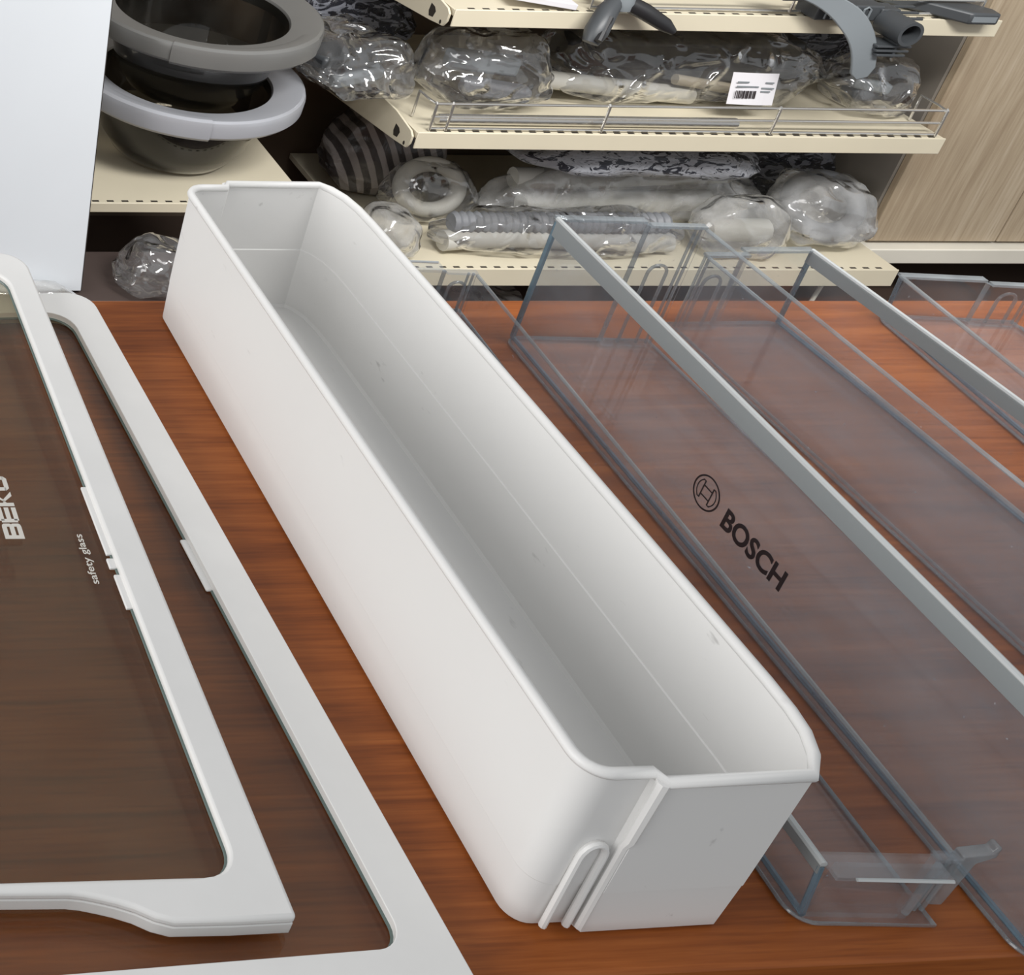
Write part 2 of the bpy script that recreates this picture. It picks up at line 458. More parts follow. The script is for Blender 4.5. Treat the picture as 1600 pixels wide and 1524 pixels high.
# rolled rim
m = MB(); rim = inset(plan(0.0004), 0.0013)
m.tube([(x, y, HB) for x, y in rim], 0.0029, 8, True)
m.build('rim', 'white', wb, smooth_angle=60)
for ys, y0 in ((-1, 0.400), (1, 0.9215)):
    yb = y0 - oy
    m = MB()
    yy = yb + ys * 0.0008
    path = [(0.4685 - ox, yy, 0.0045), (0.4685 - ox, yy, 0.058)] + [(0.4745 - ox - 0.006 * math.cos(a), yy, 0.058 + 0.009 * math.sin(a)) for a in [math.pi * k / 8 for k in range(1, 8)]] + [(0.4805 - ox, yy, 0.058), (0.4805 - ox, yy, 0.0045)]
    m.tube(path, 0.0019, 8)
    m.build('hook_loop', 'white', wb)
    m = MB()
    m.tube([(0.4862 - ox, yb + ys * 0.0022, 0.005), (0.4860 - ox, yb + ys * 0.0026, 0.068), (0.4858 - ox, yb + ys * 0.0040, 0.074), (0.4862 - ox, yb + ys * 0.0043, HB)], 0.0022, 8, radii=[0.0022, 0.0022, 0.0028, 0.0032])
    m.build('corner_rib', 'white', wb)

# ------------------------------------------------------------------ clear bins
def clear_bin(label, front_near, rz, W, L, H, mirror=False, lean=0.0, band=0.0, w_near=None, hook=False, flange=False, bulge=0.0, step=(0.62, 0.62), name='clear_door_bin'):
    """front_near = world position of the near end of the front face; local x runs from front to back, y from near to far"""
    b = thing(name, label, 'door bin', (front_near[0], front_near[1], 0.0), (0, 0, math.radians(rz)))
    sx = -1 if mirror else 1
    w_near = w_near or W
    def wx(y): return w_near + (W - w_near) * y / L
    def add(mb, nm, mat, parent=None, **k):
        mb.v = [(x * sx, y, z) for x, y, z in mb.v]
        return mb.build(nm, mat, parent or b, **k)
    t = 0.0024
    ysamp = [0.003 + (L - 0.006) * i / 14 for i in range(15)]
    fx = lambda y: 0.0035 - bulge * math.sin(math.pi * y / L)
    # floor with rounded front corners
    pl = arc(0.012, 0.012, 0.012, 180, 270) + [(w_near, 0.0), (W, L)] + arc(0.012, L - 0.012, 0.012, 90, 180)
    if bulge: pl += [(fx(y) - 0.0035, y) for y in reversed(ysamp[1:-1])]
    add(MB().prism(pl, 0.0006, 0.0030), 'floor_plate', 'clear')
    rim_path = [(x, y, 0.0018) for x, y in inset(pl, 0.0004)]
    add(MB().tube(rim_path, 0.0011, 6, True), 'floor_edge', 'rimclear')
    # front wall
    z0, zt = 0.0031, H
    add(MB().ribbon([(fx(y), y) for y in reversed(ysamp)], t, z0, zt, lean=[(-lean, 0)] * 15), 'front_wall', 'clear')
    add(MB().tube([(fx(y) + 0.0012, y, 0.0048) for y in ysamp], 0.0017, 6), 'bottom_seam', 'blue_edge')
    for yy in (ysamp[0] + 0.001, ysamp[-1] - 0.001):
        add(MB().tube([(fx(yy) + 0.0010, yy, 0.006), (fx(yy) + 0.0010 - lean, yy, zt - 0.001)], 0.0013 + 0.009 * H, 6), 'corner_edge', 'blue_edge')
    if band:
        l0 = lean * (1 - band / H)
        f = MB()
        pts = ysamp
        f.ribbon([(fx(y) - l0 + (0.0026 if mirror else -0.0007), y) for y in reversed(pts)], 0.0006, zt - band, zt, lean=[(-(lean - l0), 0)] * 15)
        add(f, 'trim_strip', 'trim')
        add(MB().tube([(fx(y) - lean + 0.0010, y, zt + 0.0009) for y in pts], 0.0019, 8), 'trim_bead', 'trimtop')
    else:
        add(MB().tube([(fx(y) - lean + 0.0010, y, zt + 0.0006) for y in ysamp], 0.0018, 8), 'front_rim', 'rimclear')
    # end walls with the stepped hook pocket toward the back
    for far in (0, 1):
        s = step[far]
        Y = lambda d: (L - d) if far else d
        ww = wx(L if far else 0)
        path = [(0.006, Y(0.0030)), (s * ww, Y(0.0030)), (s * ww + 0.003, Y(0.0090)), (ww - 0.003, Y(0.0090))]
        if far: path = list(reversed(path))
        add(MB().ribbon(path, t, z0, zt), 'end_wall', 'clear')
        # lip along the top of the end wall
        d0 = -0.0045 if flange else -0.001
        lip = MB()
        q = sorted((Y(d0), Y(0.0095 if flange else 0.0055)))
        lip.box(0.004 - lean * 0.7, s * ww, q[0], q[1], zt - 0.0002, zt + 0.0020)
        q = sorted((Y(0.006), Y(0.0115)))
        lip.box(s * ww + 0.0002, ww - 0.002, q[0], q[1], zt - 0.0002, zt + 0.0020)
        add(lip, 'end_rim', 'clear' if flange else 'rimclear')
        if flange:
            add(MB().tube([(0.010, Y(d0), zt + 0.0008), (s * ww, Y(d0), zt + 0.0008)], 0.0010, 6), 'lip_edge', 'trimtop')
        # vertical edges and hook loop
        add(MB().tube([(s * ww + 0.0012, Y(0.0055), z0 + 0.001), (s * ww + 0.0012, Y(0.0055), zt - 0.0006)], 0.0018, 6), 'step_rib', 'rimclear')
        xm = s * ww + 0.45 * (ww - s * ww) + 0.002; hw = min(0.0075, 0.17 * (ww - s * ww) + 0.002); zz = H * 0.62
        yl = Y(0.0072)
        lp = [(xm - hw, yl, z0 + 0.001), (xm - hw, yl, zz)] + [(xm - hw * math.cos(a), yl, zz + hw * math.sin(a)) for a in [math.pi * k / 8 for k in range(1, 8)]] + [(xm + hw, yl, zz), (xm + hw, yl, z0 + 0.001)]
        if s < 0.75: add(MB().tube(lp, 0.0013, 6), 'hook_loop', 'rimclear')
        for k in (0.0035, 0.0075):
            add(MB().tube([(ww - k, Y(0.0074), z0 + 0.001), (ww - k, Y(0.0074), zt - 0.0006)], 0.0011, 6), 'corner_rib', 'rimclear')
    # back wall
    p0 = (w_near - 0.0015, 0.0115); p1 = (W - 0.0015, L - 0.0115)
    add(MB().ribbon([p0, p1], t, z0, zt - 0.001), 'back_wall', 'clear')
    add(MB().tube([(p0[0] - 0.0012, p0[1], zt), (p1[0] - 0.0012, p1[1], zt)], 0.0014, 6), 'back_rim', 'rimclear')
    add(MB().tube([(p0[0] - 0.0012, p0[1], 0.0042), (p1[0] - 0.0012, p1[1], 0.0042)], 0.0010, 6), 'bottom_seam', 'rimclear')
    if hook:
        # mounting hook on the near back corner
        h = MB()
        h.prism([(0, 0.006), (0.007, 0.006), (0.009, H - 0.004), (0.017, H + 0.001), (0.0165, H + 0.0085), (0.0145, H + 0.0085), (0.0135, H + 0.0045), (0.0, H + 0.0015)], 0.0085, 0.0145, axis=1)
        h.v = [(x + w_near + 0.0006, y, z) for x, y, z in h.v]
        add(h, 'mounting_hook', 'rimclear', bevel=0.0012)
    return b

bA = clear_bin('low clear plastic door bin between the white bin and the printed bin', (0.6015, 0.3962), -3.65, 0.073, 0.530, 0.043, lean=0.006, band=0.006, hook=True, flange=True, step=(0.80, 0.62))
bB = clear_bin('tall clear plastic door bin printed with a dark maker name', (0.7050, 0.372), -2.3, 0.120, 0.512, 0.1135, band=0.0125, w_near=0.142)
bC = clear_bin('clear door bin of middle height with its grey rim on the far side', (0.984, 0.400), 0.8, 0.103, 0.503, 0.073, mirror=True, band=0.010, bulge=0.004)
bD = clear_bin('low clear plastic door bin at the right end of the row', (1.0320, 0.412), -4.5, 0.118, 0.502, 0.042, lean=0.003)

# dark maker print on the tall bin's front wall (local frame of bB: text runs toward the near end, letters up)
inv = (Matrix.Translation((0.7050, 0.372, 0)) @ Matrix.Rotation(math.radians(-2.3), 4, 'Z')).inverted()
def on_front(y, z):
    yl = (y - 0.372) / math.cos(math.radians(2.3))
    return Matrix(((0, 0, -1, 0.0035 - 0.0004), (-1, 0, 0, yl), (0, 1, 0, z), (0, 0, 0, 1)))
lettering('maker_lettering', 'BOSCH', 0.0565, 0.0150, on_front(0.6362, 0.0365), 'ink', bB, 0.028)
mx = on_front(0.6555, 0.0462)
em = MB()
def flat_poly(mb, pts, th=0.0001):
    mb.prism(pts, 0.0, th)
def annulus(mb, r0, r1, a0=0, a1=360, seg=40):
    mb.lathe([(r0, 0.0), (r1, 0.0), (r1, 0.0001), (r0, 0.0001)], 0, 0, seg, math.radians(a0), math.radians(a1))
annulus(em, 0.0108, 0.0120)
for sgn in (1, -1):
    # armature: curved outer edge with an inner upright and crossbars
    a0 = -48 if sgn > 0 else 132
    annulus(em, 0.0082, 0.0090, a0, a0 + 96, 14)
    em.box(*sorted((sgn * 0.0036, sgn * 0.0046)), -0.0068, 0.0068, 0, 0.0001)
    em.prism([(sgn * 0.0036, 0.0068), (sgn * 0.0046, 0.0060), (sgn * 0.0066, 0.0062), (sgn * 0.0060, 0.0070)], 0, 0.0001)
    em.prism([(sgn * 0.0036, -0.0068), (sgn * 0.0046, -0.0060), (sgn * 0.0066, -0.0062), (sgn * 0.0060, -0.0070)], 0, 0.0001)
    em.box(-0.0037, 0.0037, sgn * 0.0034 - 0.0005, sgn * 0.0034 + 0.0005, 0, 0.0001)
em.v = [tuple(mx @ Vector(p)) for p in em.v]
em.build('maker_emblem', 'ink', bB)

# ------------------------------------------------------------------ glass shelves
def rounded(x0, x1, y0, y1, r, rn=None):
    rn = r if rn is None else rn
    return arc(x0 + rn, y0 + rn, rn, 180, 270, 7) + arc(x1 - rn, y0 + rn, rn, 270, 360, 7) + arc(x1 - r, y1 - r, r, 0, 90, 7) + arc(x0 + r, y1 - r, r, 90, 180, 7)

# lower shelf on the table
gx, gy, ga = 0.4120, 0.370, -1.9
s2 = thing('glass_shelf', 'wide white framed glass shelf lying flat on the table under another', 'glass shelf', (gx, gy, 0.0), (0, 0, math.radians(1.9)))
out2 = rounded(-0.43, 0.0, -0.028, 0.552, 0.020, 0.008)
in2 = rounded(-0.404, -0.0245, 0.0145, 0.527, 0.022, 0.014)
plate_with_hole('frame', out2, in2, 0.0118, 0.018, 'frame_white', s2, 0.0020)
plate_with_hole('frame_base', inset(out2, 0.0004), rounded(-0.4130, -0.0145, 0.0050, 0.5360, 0.022), 0.0005, 0.0117, 'frame_white', s2, 0.0008)
MB().prism(rounded(-0.412, -0.0155, 0.006, 0.535, 0.022), 0.0085, 0.0115).build('glass_pane', 'glass', s2)
m = MB().tube([(x, y, 0.0124) for x, y in inset(in2, 0.0003)], 0.0010, 6, True); m.build('seal', 'glass_edge', s2)
MB().box(-0.0285, -0.0238, 0.243, 0.286, 0.0117, 0.0138).build('clip', 'frame_white', s2, bevel=0.001)

# upper shelf, its far end raised on the lower frame
tx = math.atan(0.0255)
s1 = thing('glass_shelf', 'white framed glass shelf with white lettering, lying on top of the other', 'glass shelf', (0.3350, 0.3948, 0.0140), (tx, 0, math.radians(-0.75)))
near = [(0.0, 0.0), (-0.030, -0.0006), (-0.0594, -0.0003), (-0.068, 0.0024), (-0.076, 0.0068), (-0.084, 0.0098), (-0.091, 0.0118), (-0.099, 0.0138), (-0.106, 0.0148), (-0.14, 0.0155), (-0.24, 0.0155),
        (-0.30, 0.0148), (-0.315, 0.0110), (-0.335, 0.0030), (-0.345, 0.0), (-0.40, 0.0)]
out1 = list(reversed(near)) + arc(-0.022, 0.5262, 0.022, 0, 90, 7) + arc(-0.378, 0.5262, 0.022, 90, 180, 7)
in1 = rounded(-0.379, -0.0205, 0.0215, 0.523, 0.020, 0.016)
plate_with_hole('frame', out1, in1, 0.0082, 0.0140, 'frame_white', s1, 0.0020)
plate_with_hole('frame_base', inset(out1, 0.0003), rounded(-0.388, -0.0115, 0.0182, 0.531, 0.018, 0.003), 0.0, 0.0081, 'frame_white', s1, 0.0008)
MB().prism(rounded(-0.386, -0.0125, 0.0190, 0.529, 0.018, 0.003), 0.0050, 0.0080).build('glass_pane', 'glass', s1)
m = MB().tube([(x, y, 0.0088) for x, y in inset(in1, 0.0003)], 0.0009, 6, True); m.build('seal', 'glass_edge', s1)
for y0, y1, d in ((0.232, 0.290, 0.0028), (0.221, 0.229, 0.0038), (0.190, 0.216, 0.0030)):
    MB().box(-0.0210 - d, -0.0200, y0, y1, 0.0082, 0.0102).build('clip', 'frame_white', s1, bevel=0.0006)
# lettering on the upper glass (text runs away from the viewer, letter tops to the left)
def on_glass(x, y):
    return Matrix(((0, -1, 0, x - 0.3350), (1, 0, 0, y - 0.3948), (0, 0, 1, 0.00805), (0, 0, 0, 1)))
def block_letter(ch, w, h):
    a = 0.23 * w; b = 0.24 * h
    P = []
    R = lambda x0, x1, y0, y1: P.append([(x0, y0), (x1, y0), (x1, y1), (x0, y1)])
    if ch == 'B':
        R(0, a, 0, h); R(a, 0.80 * w, 0, b); R(a, 0.80 * w, 0.38 * h, 0.62 * h); R(a, 0.80 * w, h - b, h)
        P.append([(0.80 * w, 0), (0.93 * w, 0.03 * h), (w, 0.12 * h), (w, 0.42 * h), (0.95 * w, 0.5 * h), (w, 0.58 * h), (w, 0.88 * h), (0.93 * w, 0.97 * h), (0.80 * w, h)])
    if ch == 'E':
        R(0, a, 0.08 * h, 0.92 * h); R(a * .5, w, 0, b); R(a, w, 0.38 * h, 0.62 * h); R(a * .5, w, h - b, h)
    if ch == 'K':
        R(0, a, 0, h); P.append([(a, 0.36 * h), (0.70 * w, h), (w, h), (0.46 * w, 0.5 * h), (w, 0), (0.70 * w, 0), (a, 0.56 * h)])
    if ch == 'O':
        R(0, a, 0.16 * h, 0.84 * h); R(w - a, w, 0.16 * h, 0.84 * h); 
        P.append([(0, 0.16 * h), (0.16 * w, 0), (0.84 * w, 0), (w, 0.16 * h), (w, b), (0, b)])
        P.append([(0, h - b), (w, h - b), (w, 0.84 * h), (0.84 * w, h), (0.16 * w, h), (0, 0.84 * h)])
    return P
lm = MB(); lw, lh = 0.0128, 0.0122
for i, ch in enumerate('BEKO'):
    mt_ = on_glass(0.2648, 0.6420 + i * (lw + 0.0011))
    for poly in block_letter(ch, lw, lh):
        q = MB().prism(poly, 0, 0.00012)
        lm.add([tuple(mt_ @ Vector(p)) for p in q.v], q.f)
lm.build('maker_lettering', 'whiteink', s1)
lettering('safety_lettering', 'safety glass', 0.0400, 0.0062, on_glass(0.3027, 0.6055), 'whiteink', s1, 0.006)

# ------------------------------------------------------------------ background shelving
def steel_shelf(label, x0, x1, yf, yb, z, lip, left_bracket, name='steel_shelf', slots=True, right_bracket=True):
    s = thing(name, label, 'shelf', ((x0 + x1) / 2, yf, z - lip))
    cx = (x0 + x1) / 2
    def add(mb, nm, mat, **k):
        mb.v = [(x - cx, y - yf, zz - z + lip) for x, y, zz in mb.v]
        return mb.build(nm, mat, s, **k)
    add(MB().box(x0, x1, yf + 0.0035, yb, z - 0.012, z), 'shelf_board', 'cream', bevel=0.001)
    add(MB().box(x0, x1, yf, yf + 0.003, z - lip, z + 0.001), 'front_lip', 'cream', bevel=0.0012)
    if slots:
        sl = MB(); k = x0 + 0.025
        while k < x1 - 0.02:
            sl.box(k, k + 0.012, yf + 0.006, yf + 0.0105, z - 0.0005, z + 0.0004); k += 0.0262
        so = add(sl, 'slot_row', 'darkslot'); so['kind'] = 'stuff'
    sides = ([(x0 - 0.0075, x0 - 0.0035)] if left_bracket else []) + ([(x1 + 0.0035, x1 + 0.0075)] if right_bracket else [])
    for a, c in sides:
        prof = [(yf + 0.012, z - lip - 0.004), (yf + 0.004, z - lip * 0.75), (yf + 0.003, z - 0.008), (yf + 0.012, z - 0.001), (yf + 0.07, z + 0.008), (yb, z + 0.008), (yb, z - lip - 0.055), (yf + 0.05, z - lip - 0.010), (yf + 0.026, z - lip - 0.006)]
        pr = MB().prism(prof, a, c, axis=0)
        br = add(pr, 'bracket', 'cream', bevel=0.0008)
        fy = yf + 0.050; h = MB().prism([(fy - 0.010, z - 0.020), (fy - 0.004, z - 0.014), (fy + 0.008, z - 0.012), (fy + 0.010, z - 0.026), (fy + 0.006, z - 0.034), (fy - 0.006, z - 0.032)], a - 0.0004, a + 0.0010, axis=0)
        h.v = [(x - cx, y - yf, zz - z + lip) for x, y, zz in h.v]; h.build('slot_hole', 'darkslot', br)
        h = MB().prism([(fy - 0.030 + 0.003 * math.cos(q), z - 0.030 + 0.004 * math.sin(q)) for q in [k * math.pi / 4 for k in range(8)]], a - 0.0004, a + 0.0010, axis=0)
        h.v = [(x - cx, y - yf, zz - z + lip) for x, y, zz in h.v]; h.build('screw_hole', 'darkslot', br)
    return s
G = 'cream steel shelves of the rack'
steel_shelf('cream steel shelf at the top edge, holding loose grey plastic parts', 1.418, 2.408, 2.100, 2.515, -0.238, 0.030, True, right_bracket=False)
steel_shelf('cream steel shelf with a chrome wire rail along its front', 1.423, 2.420, 2.100, 2.515, -0.469, 0.031, True, right_bracket=False)
steel_shelf('lowest cream steel shelf, behind the clear bins and piled with bagged hoses', 1.440, 2.450, 2.085, 2.515, -0.742, 0.036, False, right_bracket=False)
steel_shelf('cream steel shelf under the stacked round washer doors', 0.55, 1.255, 2.078, 2.515, -0.602, 0.018, False, right_bracket=False)
for x in (1.33, 0.50):
    p = MB().box(x - 0.02, x + 0.02, 2.485, 2.5195, -0.90, 0.75).build('shelf_post', 'back')
    tag(p, 'upright steel post of the rack %s' % ('between the two shelf bays' if x > 1 else 'behind the white board'), 'post')
# low dark platform in front of the left bay
pt = tag(MB().box(0.20, 1.30, 1.80, 2.07, -0.90, -0.694).build('low_platform', 'plinth', bevel=0.004), 'low dark platform on the floor in front of the left shelf', 'platform')
# feet under the lowest shelf
sup = MB().box(1.46, 2.42, 2.35, 2.37, -0.90, -0.756).build('shelf_kickboard', 'plinth'); tag(sup, 'dark kickboard carrying the lowest shelf', 'kickboard')
tag(MB().tube([(2.335, 2.12, -0.899), (2.350, 2.12, -0.757)], 0.004, 8).build('support_rod', 'whitetrim'), 'thin white rod under the right end of the lowest shelf', 'rod')

# chrome rail on the middle shelf
rl = thing('wire_rail', 'chrome wire guard rail standing on the front of the middle shelf', 'rail', (1.92, 2.11, -0.4685))
xL, xR = 1.445 - 1.92, 2.402 - 1.92
for z, y in ((0.052, 0), (0.027, 0), (0.004, 0)):
    MB().tube([(xL, y, z), (xR, y, z)], 0.0026, 8).build('rail_wire', 'chrome', rl)
for x in (xL, xL + 0.03, 1.762 - 1.92, 2.082 - 1.92, xR):
    MB().tube([(x, -0.003, 0.002), (x, -0.0035, 0.030), (x, -0.0030, 0.053), (x, 0.0, 0.0550)], 0.0024, 8).build('upright_wire', 'chrome', rl)
MB().tube([(xL, 0, 0.052), (xL - 0.004, 0.02, 0.052), (xL - 0.004, 0.05, 0.052), (xL - 0.004, 0.05, 0.002)], 0.0024, 8).build('end_wire', 'chrome', rl)
MB().tube([(xR, 0, 0.052), (xR + 0.004, 0.02, 0.052), (xR + 0.004, 0.06, 0.052), (xR + 0.004, 0.06, 0.002)], 0.0024, 8).build('end_wire', 'chrome', rl)
# rail on the top shelf
rl2 = thing('wire_rail', 'chrome wire guard rail on the top shelf, cut by the upper edge', 'rail', (1.92, 2.115, -0.2375))
for z in (0.004, 0.030):
    MB().tube([(1.66 - 1.92, 0, z), (2.37 - 1.92, 0, z)], 0.0026, 8).build('rail_wire', 'chrome', rl2)
for x in (-0.26, 0.10, 0.45):
    MB().tube([(x, -0.003, 0.002), (x, -0.003, 0.033)], 0.0018, 8).build('upright_wire', 'chrome', rl2)
tag(MB().tube([(1.47, 2.132, -0.4577), (1.76, 2.131, -0.4577), (2.03, 2.130, -0.4577)], 0.0095, 12).build('chrome_tube', 'chrome'), 'polished chrome tube lying behind the wire rail', 'tube')

# ------------------------------------------------------------------ washer doors
def washer_door(label, c, rmat, seam):
    d = thing('washer_door', label, 'washer door', c)
    ring = [(0.150, -0.010), (0.152, -0.006), (0.190, 0.003), (0.200, 0.004), (0.2045, 0.001), (0.207, -0.006), (0.206, -0.026), (0.202, -0.031), (0.155, -0.031), (0.150, -0.028)]
    MB().lathe(ring, seg=96).build('ring', rmat, d, smooth_angle=32)
    MB().lathe([(0.1495, -0.010), (0.143, -0.060), (0.128, -0.115), (0.104, -0.148), (0.05, -0.156), (0.0005, -0.1565), (0.0005, -0.1605), (0.05, -0.160), (0.107, -0.152), (0.132, -0.118), (0.147, -0.062), (0.1498, -0.012)], seg=72, close_prof=True).build('glass_bowl', 'bowl', d, smooth_angle=60)
    MB().lathe([(0.178, 0.0010), (0.189, 0.0052), (0.201, 0.0060), (0.2068, 0.0024), (0.2092, -0.006), (0.2082, -0.028), (0.2035, -0.0335), (0.2035, -0.006), (0.1995, 0.0030), (0.190, 0.0020)], seg=26, a0=math.radians(seam[0]), a1=math.radians(seam[1])).build('handle', rmat, d, smooth_angle=32)
    return d
washer_door('silver ringed round washer door with dark glass, lower of the stack', (1.064, 2.272, -0.4405), 'ring_silver', (196, 262))
washer_door('darker grey ringed round washer door, upper of the stack', (1.074, 2.290, -0.320), 'ring_grey', (236, 318))

# ------------------------------------------------------------------ white board leaning at the left
lean_a = math.atan(0.112 / 0.46)
bd = thing('white_board', 'large white coated board leaning back at the left edge', 'board', (0.815, 1.938, -0.688), (-lean_a, 0, 0))
MB().box(-0.72, 0.0, 0.0, 0.018, 0.0, 0.86).build('panel', 'board_white', bd, bevel=0.0015)
MB().box(0.0002, 0.0012, 0.001, 0.017, 0.0, 0.86).build('edge_band', 'darkslot', bd)

# ------------------------------------------------------------------ crumpled bags
def crumple(dims, seed, amp=0.18, seg=(84, 40), taper=0.0, flat=0.65):
    """closed pouch of creased film: faceted folds, pressed ends, flattened underside; base at z = 0"""
    a, b, c = dims[0] / 2, dims[1] / 2, dims[2] / 2
    nu, nv = seg
    off = Vector((seed * 3.7, seed * 1.3, seed * 5.1))
    vs = []
    def sp(x, e): return math.copysign(abs(x) ** e, x)
    for j in range(1, nv):
        ph = math.pi * j / nv
        for i in range(nu):
            th = 2 * math.pi * i / nu
            d = Vector((sp(math.cos(th), 0.6) * sp(math.sin(ph), 0.6), sp(math.sin(th), 0.7) * sp(math.sin(ph), 0.6), sp(math.cos(ph), 0.75)))
            p = Vector((d.x * a, d.y * b, d.z * c))
            q = Vector((p.x * 8.0, p.y * 11.0, p.z * 13.0 + p.x * 4.0)) + off
            F = noise.voronoi(q)[0]; G_ = noise.voronoi(q * 2.6 + Vector((4, 2, 7)))[0]
            h = (F[0] - 0.45) * 0.75 + (G_[0] - 0.45) * 0.42 + noise.noise(q * 0.5) * 0.45
            k = 1 + amp * h
            e = max(0.0, (abs(d.x) - 0.55) / 0.45)
            e = e * e * (3 - 2 * e)
            wav = noise.noise(Vector((p.y * 22, p.x * 9, seed))) * 0.35 * e * c
            p = Vector((p.x * (1 + (k - 1) * 0.6), p.y * k * (1 - 0.25 * taper * e), p.z * k * (1 - 0.75 * e * min(1, taper * 2)) + wav))
            if p.z < 0: p.z *= flat
            vs.append(p)
    vs += [Vector((0, 0, c)), Vector((0, 0, -c * flat))]
    fs = []
    for j in range(nv - 2):
        for i in range(nu):
            fs.append((j * nu + i, j * nu + (i + 1) % nu, (j + 1) * nu + (i + 1) % nu, (j + 1) * nu + i))
    T, Bm = len(vs) - 2, len(vs) - 1
    for i in range(nu):
        fs.append((T, i, (i + 1) % nu)); fs.append((Bm, (nv - 2) * nu + (i + 1) % nu, (nv - 2) * nu + i))
    mn = min(v.z for v in vs)
    m = MB(); m.add([(v.x, v.y, v.z - mn) for v in vs], fs, True)
    return m

def bag(label, loc, dims, seed, film='film', ry=0.0, rz=0.0, amp=0.3, taper=0.2, contents=None, cat='plastic bag', name='plastic_bag', group=None, rx=0.0):
    o = thing(name, label, cat, loc, (math.radians(rx), math.radians(ry), math.radians(rz)), group)
    crumple(dims, seed, amp, taper=taper).build('film', film, o, smooth_angle=30)
    if contents: contents(o, dims)
    return o

def c_blocks(mats, n, seed):
    def fn(o, d):
        rnd = random.Random(seed)
        for k in range(n):
            w = d[0] * rnd.uniform(0.35, 0.7); h = d[2] * rnd.uniform(0.14, 0.26); dp = d[1] * rnd.uniform(0.25, 0.45)
            x = d[0] * rnd.uniform(-0.14, 0.14); z = d[2] * (0.14 + 0.55 * k / max(1, n)); y = d[1] * rnd.uniform(-0.08, 0.08)
            mb = MB().box(-w / 2, w / 2, -dp / 2, dp / 2, 0, h)
            e = mb.build('spare_part', mats[k % len(mats)], o, bevel=min(h, dp) * 0.25)
            e.location = (x, y, z); e.rotation_euler = (rnd.uniform(-.2, .2), rnd.uniform(-.12, .12), rnd.uniform(-.2, .2))
    return fn
def c_hose(mat, r, ribbed=False, z=0.5, n=1, bend=0.0, span=0.8):
    def fn(o, d):
        for k in range(n):
            m = MB(); N = 60 if ribbed else 20
            pts = []; rad = []
            for i in range(N + 1):
                u = i / N * 2 - 1
                pts.append((u * d[0] / 2 * span, (k - (n - 1) / 2) * r * 2.2 + bend * u * u * d[1] * 0.3, d[2] * z + bend * 0.008 * math.sin(u * 3)))
                rad.append(r * (1.0 if (i % 2 or not ribbed) else 0.8))
            m.tube(pts, r, 12, radii=rad)
            m.build('hose', mat, o)
    return fn
def c_ringhose(mat, R_, r, tilt=60):
    def fn(o, d):
        m = MB()
        pts = [(R_ * math.cos(a), 0.75 * R_ * math.sin(a) * math.cos(math.radians(tilt)), d[2] * 0.5 + 0.75 * R_ * math.sin(a) * math.sin(math.radians(tilt))) for a in [2 * math.pi * k / 40 for k in range(40)]]
        m.tube(pts, r, 12, True); m.build('gasket', mat, o)
    return fn
def many(*fns):
    def fn(o, d):
        for f_ in fns: f_(o, d)
    return fn

zs = -0.4685
bag('crumpled clear bag slumped over the left bracket of the rail shelf', (1.345, 2.262, zs + 0.012), (0.18, 0.19, 0.115), 3, 'film', rz=14, amp=0.55, taper=0.5, contents=c_blocks(['grey', 'darkgrey'], 2, 5))
bag('shiny clear plastic bag at the left end of the wire rail', (1.578, 2.205, zs), (0.235, 0.120, 0.165), 8, 'film', ry=0, amp=0.42, taper=0.35, contents=c_blocks(['hosegrey', 'grey'], 2, 9))
def c_long(o, d):
    e = MB().box(-0.23, 0.23, -0.035, 0.035, 0.055, 0.120).build('dark_profile', 'black', o, bevel=0.012); e['label'] = 'black moulded profile inside the bag'
    MB().tube([(-0.27, -0.050, 0.046), (-0.05, -0.052, 0.024), (0.02, -0.05, 0.018)], 0.017, 12).build('pipe', 'hose', o)
    MB().tube([(-0.03, -0.060, 0.055), (0.14, -0.062, 0.030)], 0.010, 10).build('pipe', 'rubber', o)
bag('long clear bag of black plastic parts with a white barcode sticker', (1.985, 2.275, zs), (0.56, 0.16, 0.160), 14, 'film', amp=0.34, taper=0.25, contents=c_long)
lb = thing('barcode_sticker', 'white paper barcode sticker on the long bag of black parts', 'sticker', (2.058, 2.150, -0.430), (math.radians(-14), math.radians(1), 0))
m = MB(); NX = 8
pts = [(-0.044 + 0.088 * i / NX, -0.004 * math.sin(i / NX * 3.0)) for i in range(NX + 1)]
m.ribbon(list(reversed(pts)), 0.0006, 0.0, 0.058); m.build('paper', 'paper', lb)
bx = -0.036; rnd = random.Random(4)
while bx < 0.004:
    w = rnd.choice((0.0012, 0.002, 0.003))
    MB().box(bx, bx + w, -0.0062, -0.0056, 0.012, 0.026).build('bar', 'ink', lb); bx += w + rnd.choice((0.0012, 0.002))
for x0, x1, z0 in ((-0.036, -0.014, 0.040), (-0.036, 0.006, 0.032), (0.018, 0.034, 0.040), (0.012, 0.036, 0.030), (0.012, 0.030, 0.024)):
    MB().box(x0, x1, -0.0062, -0.0056, z0, z0 + 0.0026).build('print_line', 'grey', lb)
bag('clear bag of grey parts at the right end of the rail shelf', (2.335, 2.218, zs + 0.001), (0.155, 0.115, 0.125), 21, 'film', ry=6, amp=0.5, taper=0.4, contents=c_blocks(['darkgrey', 'grey', 'black'], 3, 3))
bag('dark printed bag tucked under the left bracket of the top shelf', (1.440, 2.440, zs + 0.02), (0.25, 0.10, 0.125), 31, 'printed_dark', ry=4, amp=0.5, taper=0.3)

bag('dark printed bag standing behind the parts at the right of the rail shelf', (2.325, 2.400, zs + 0.001), (0.21, 0.12, 0.165), 25, 'printed_dark', ry=0, amp=0.35, taper=0.3)

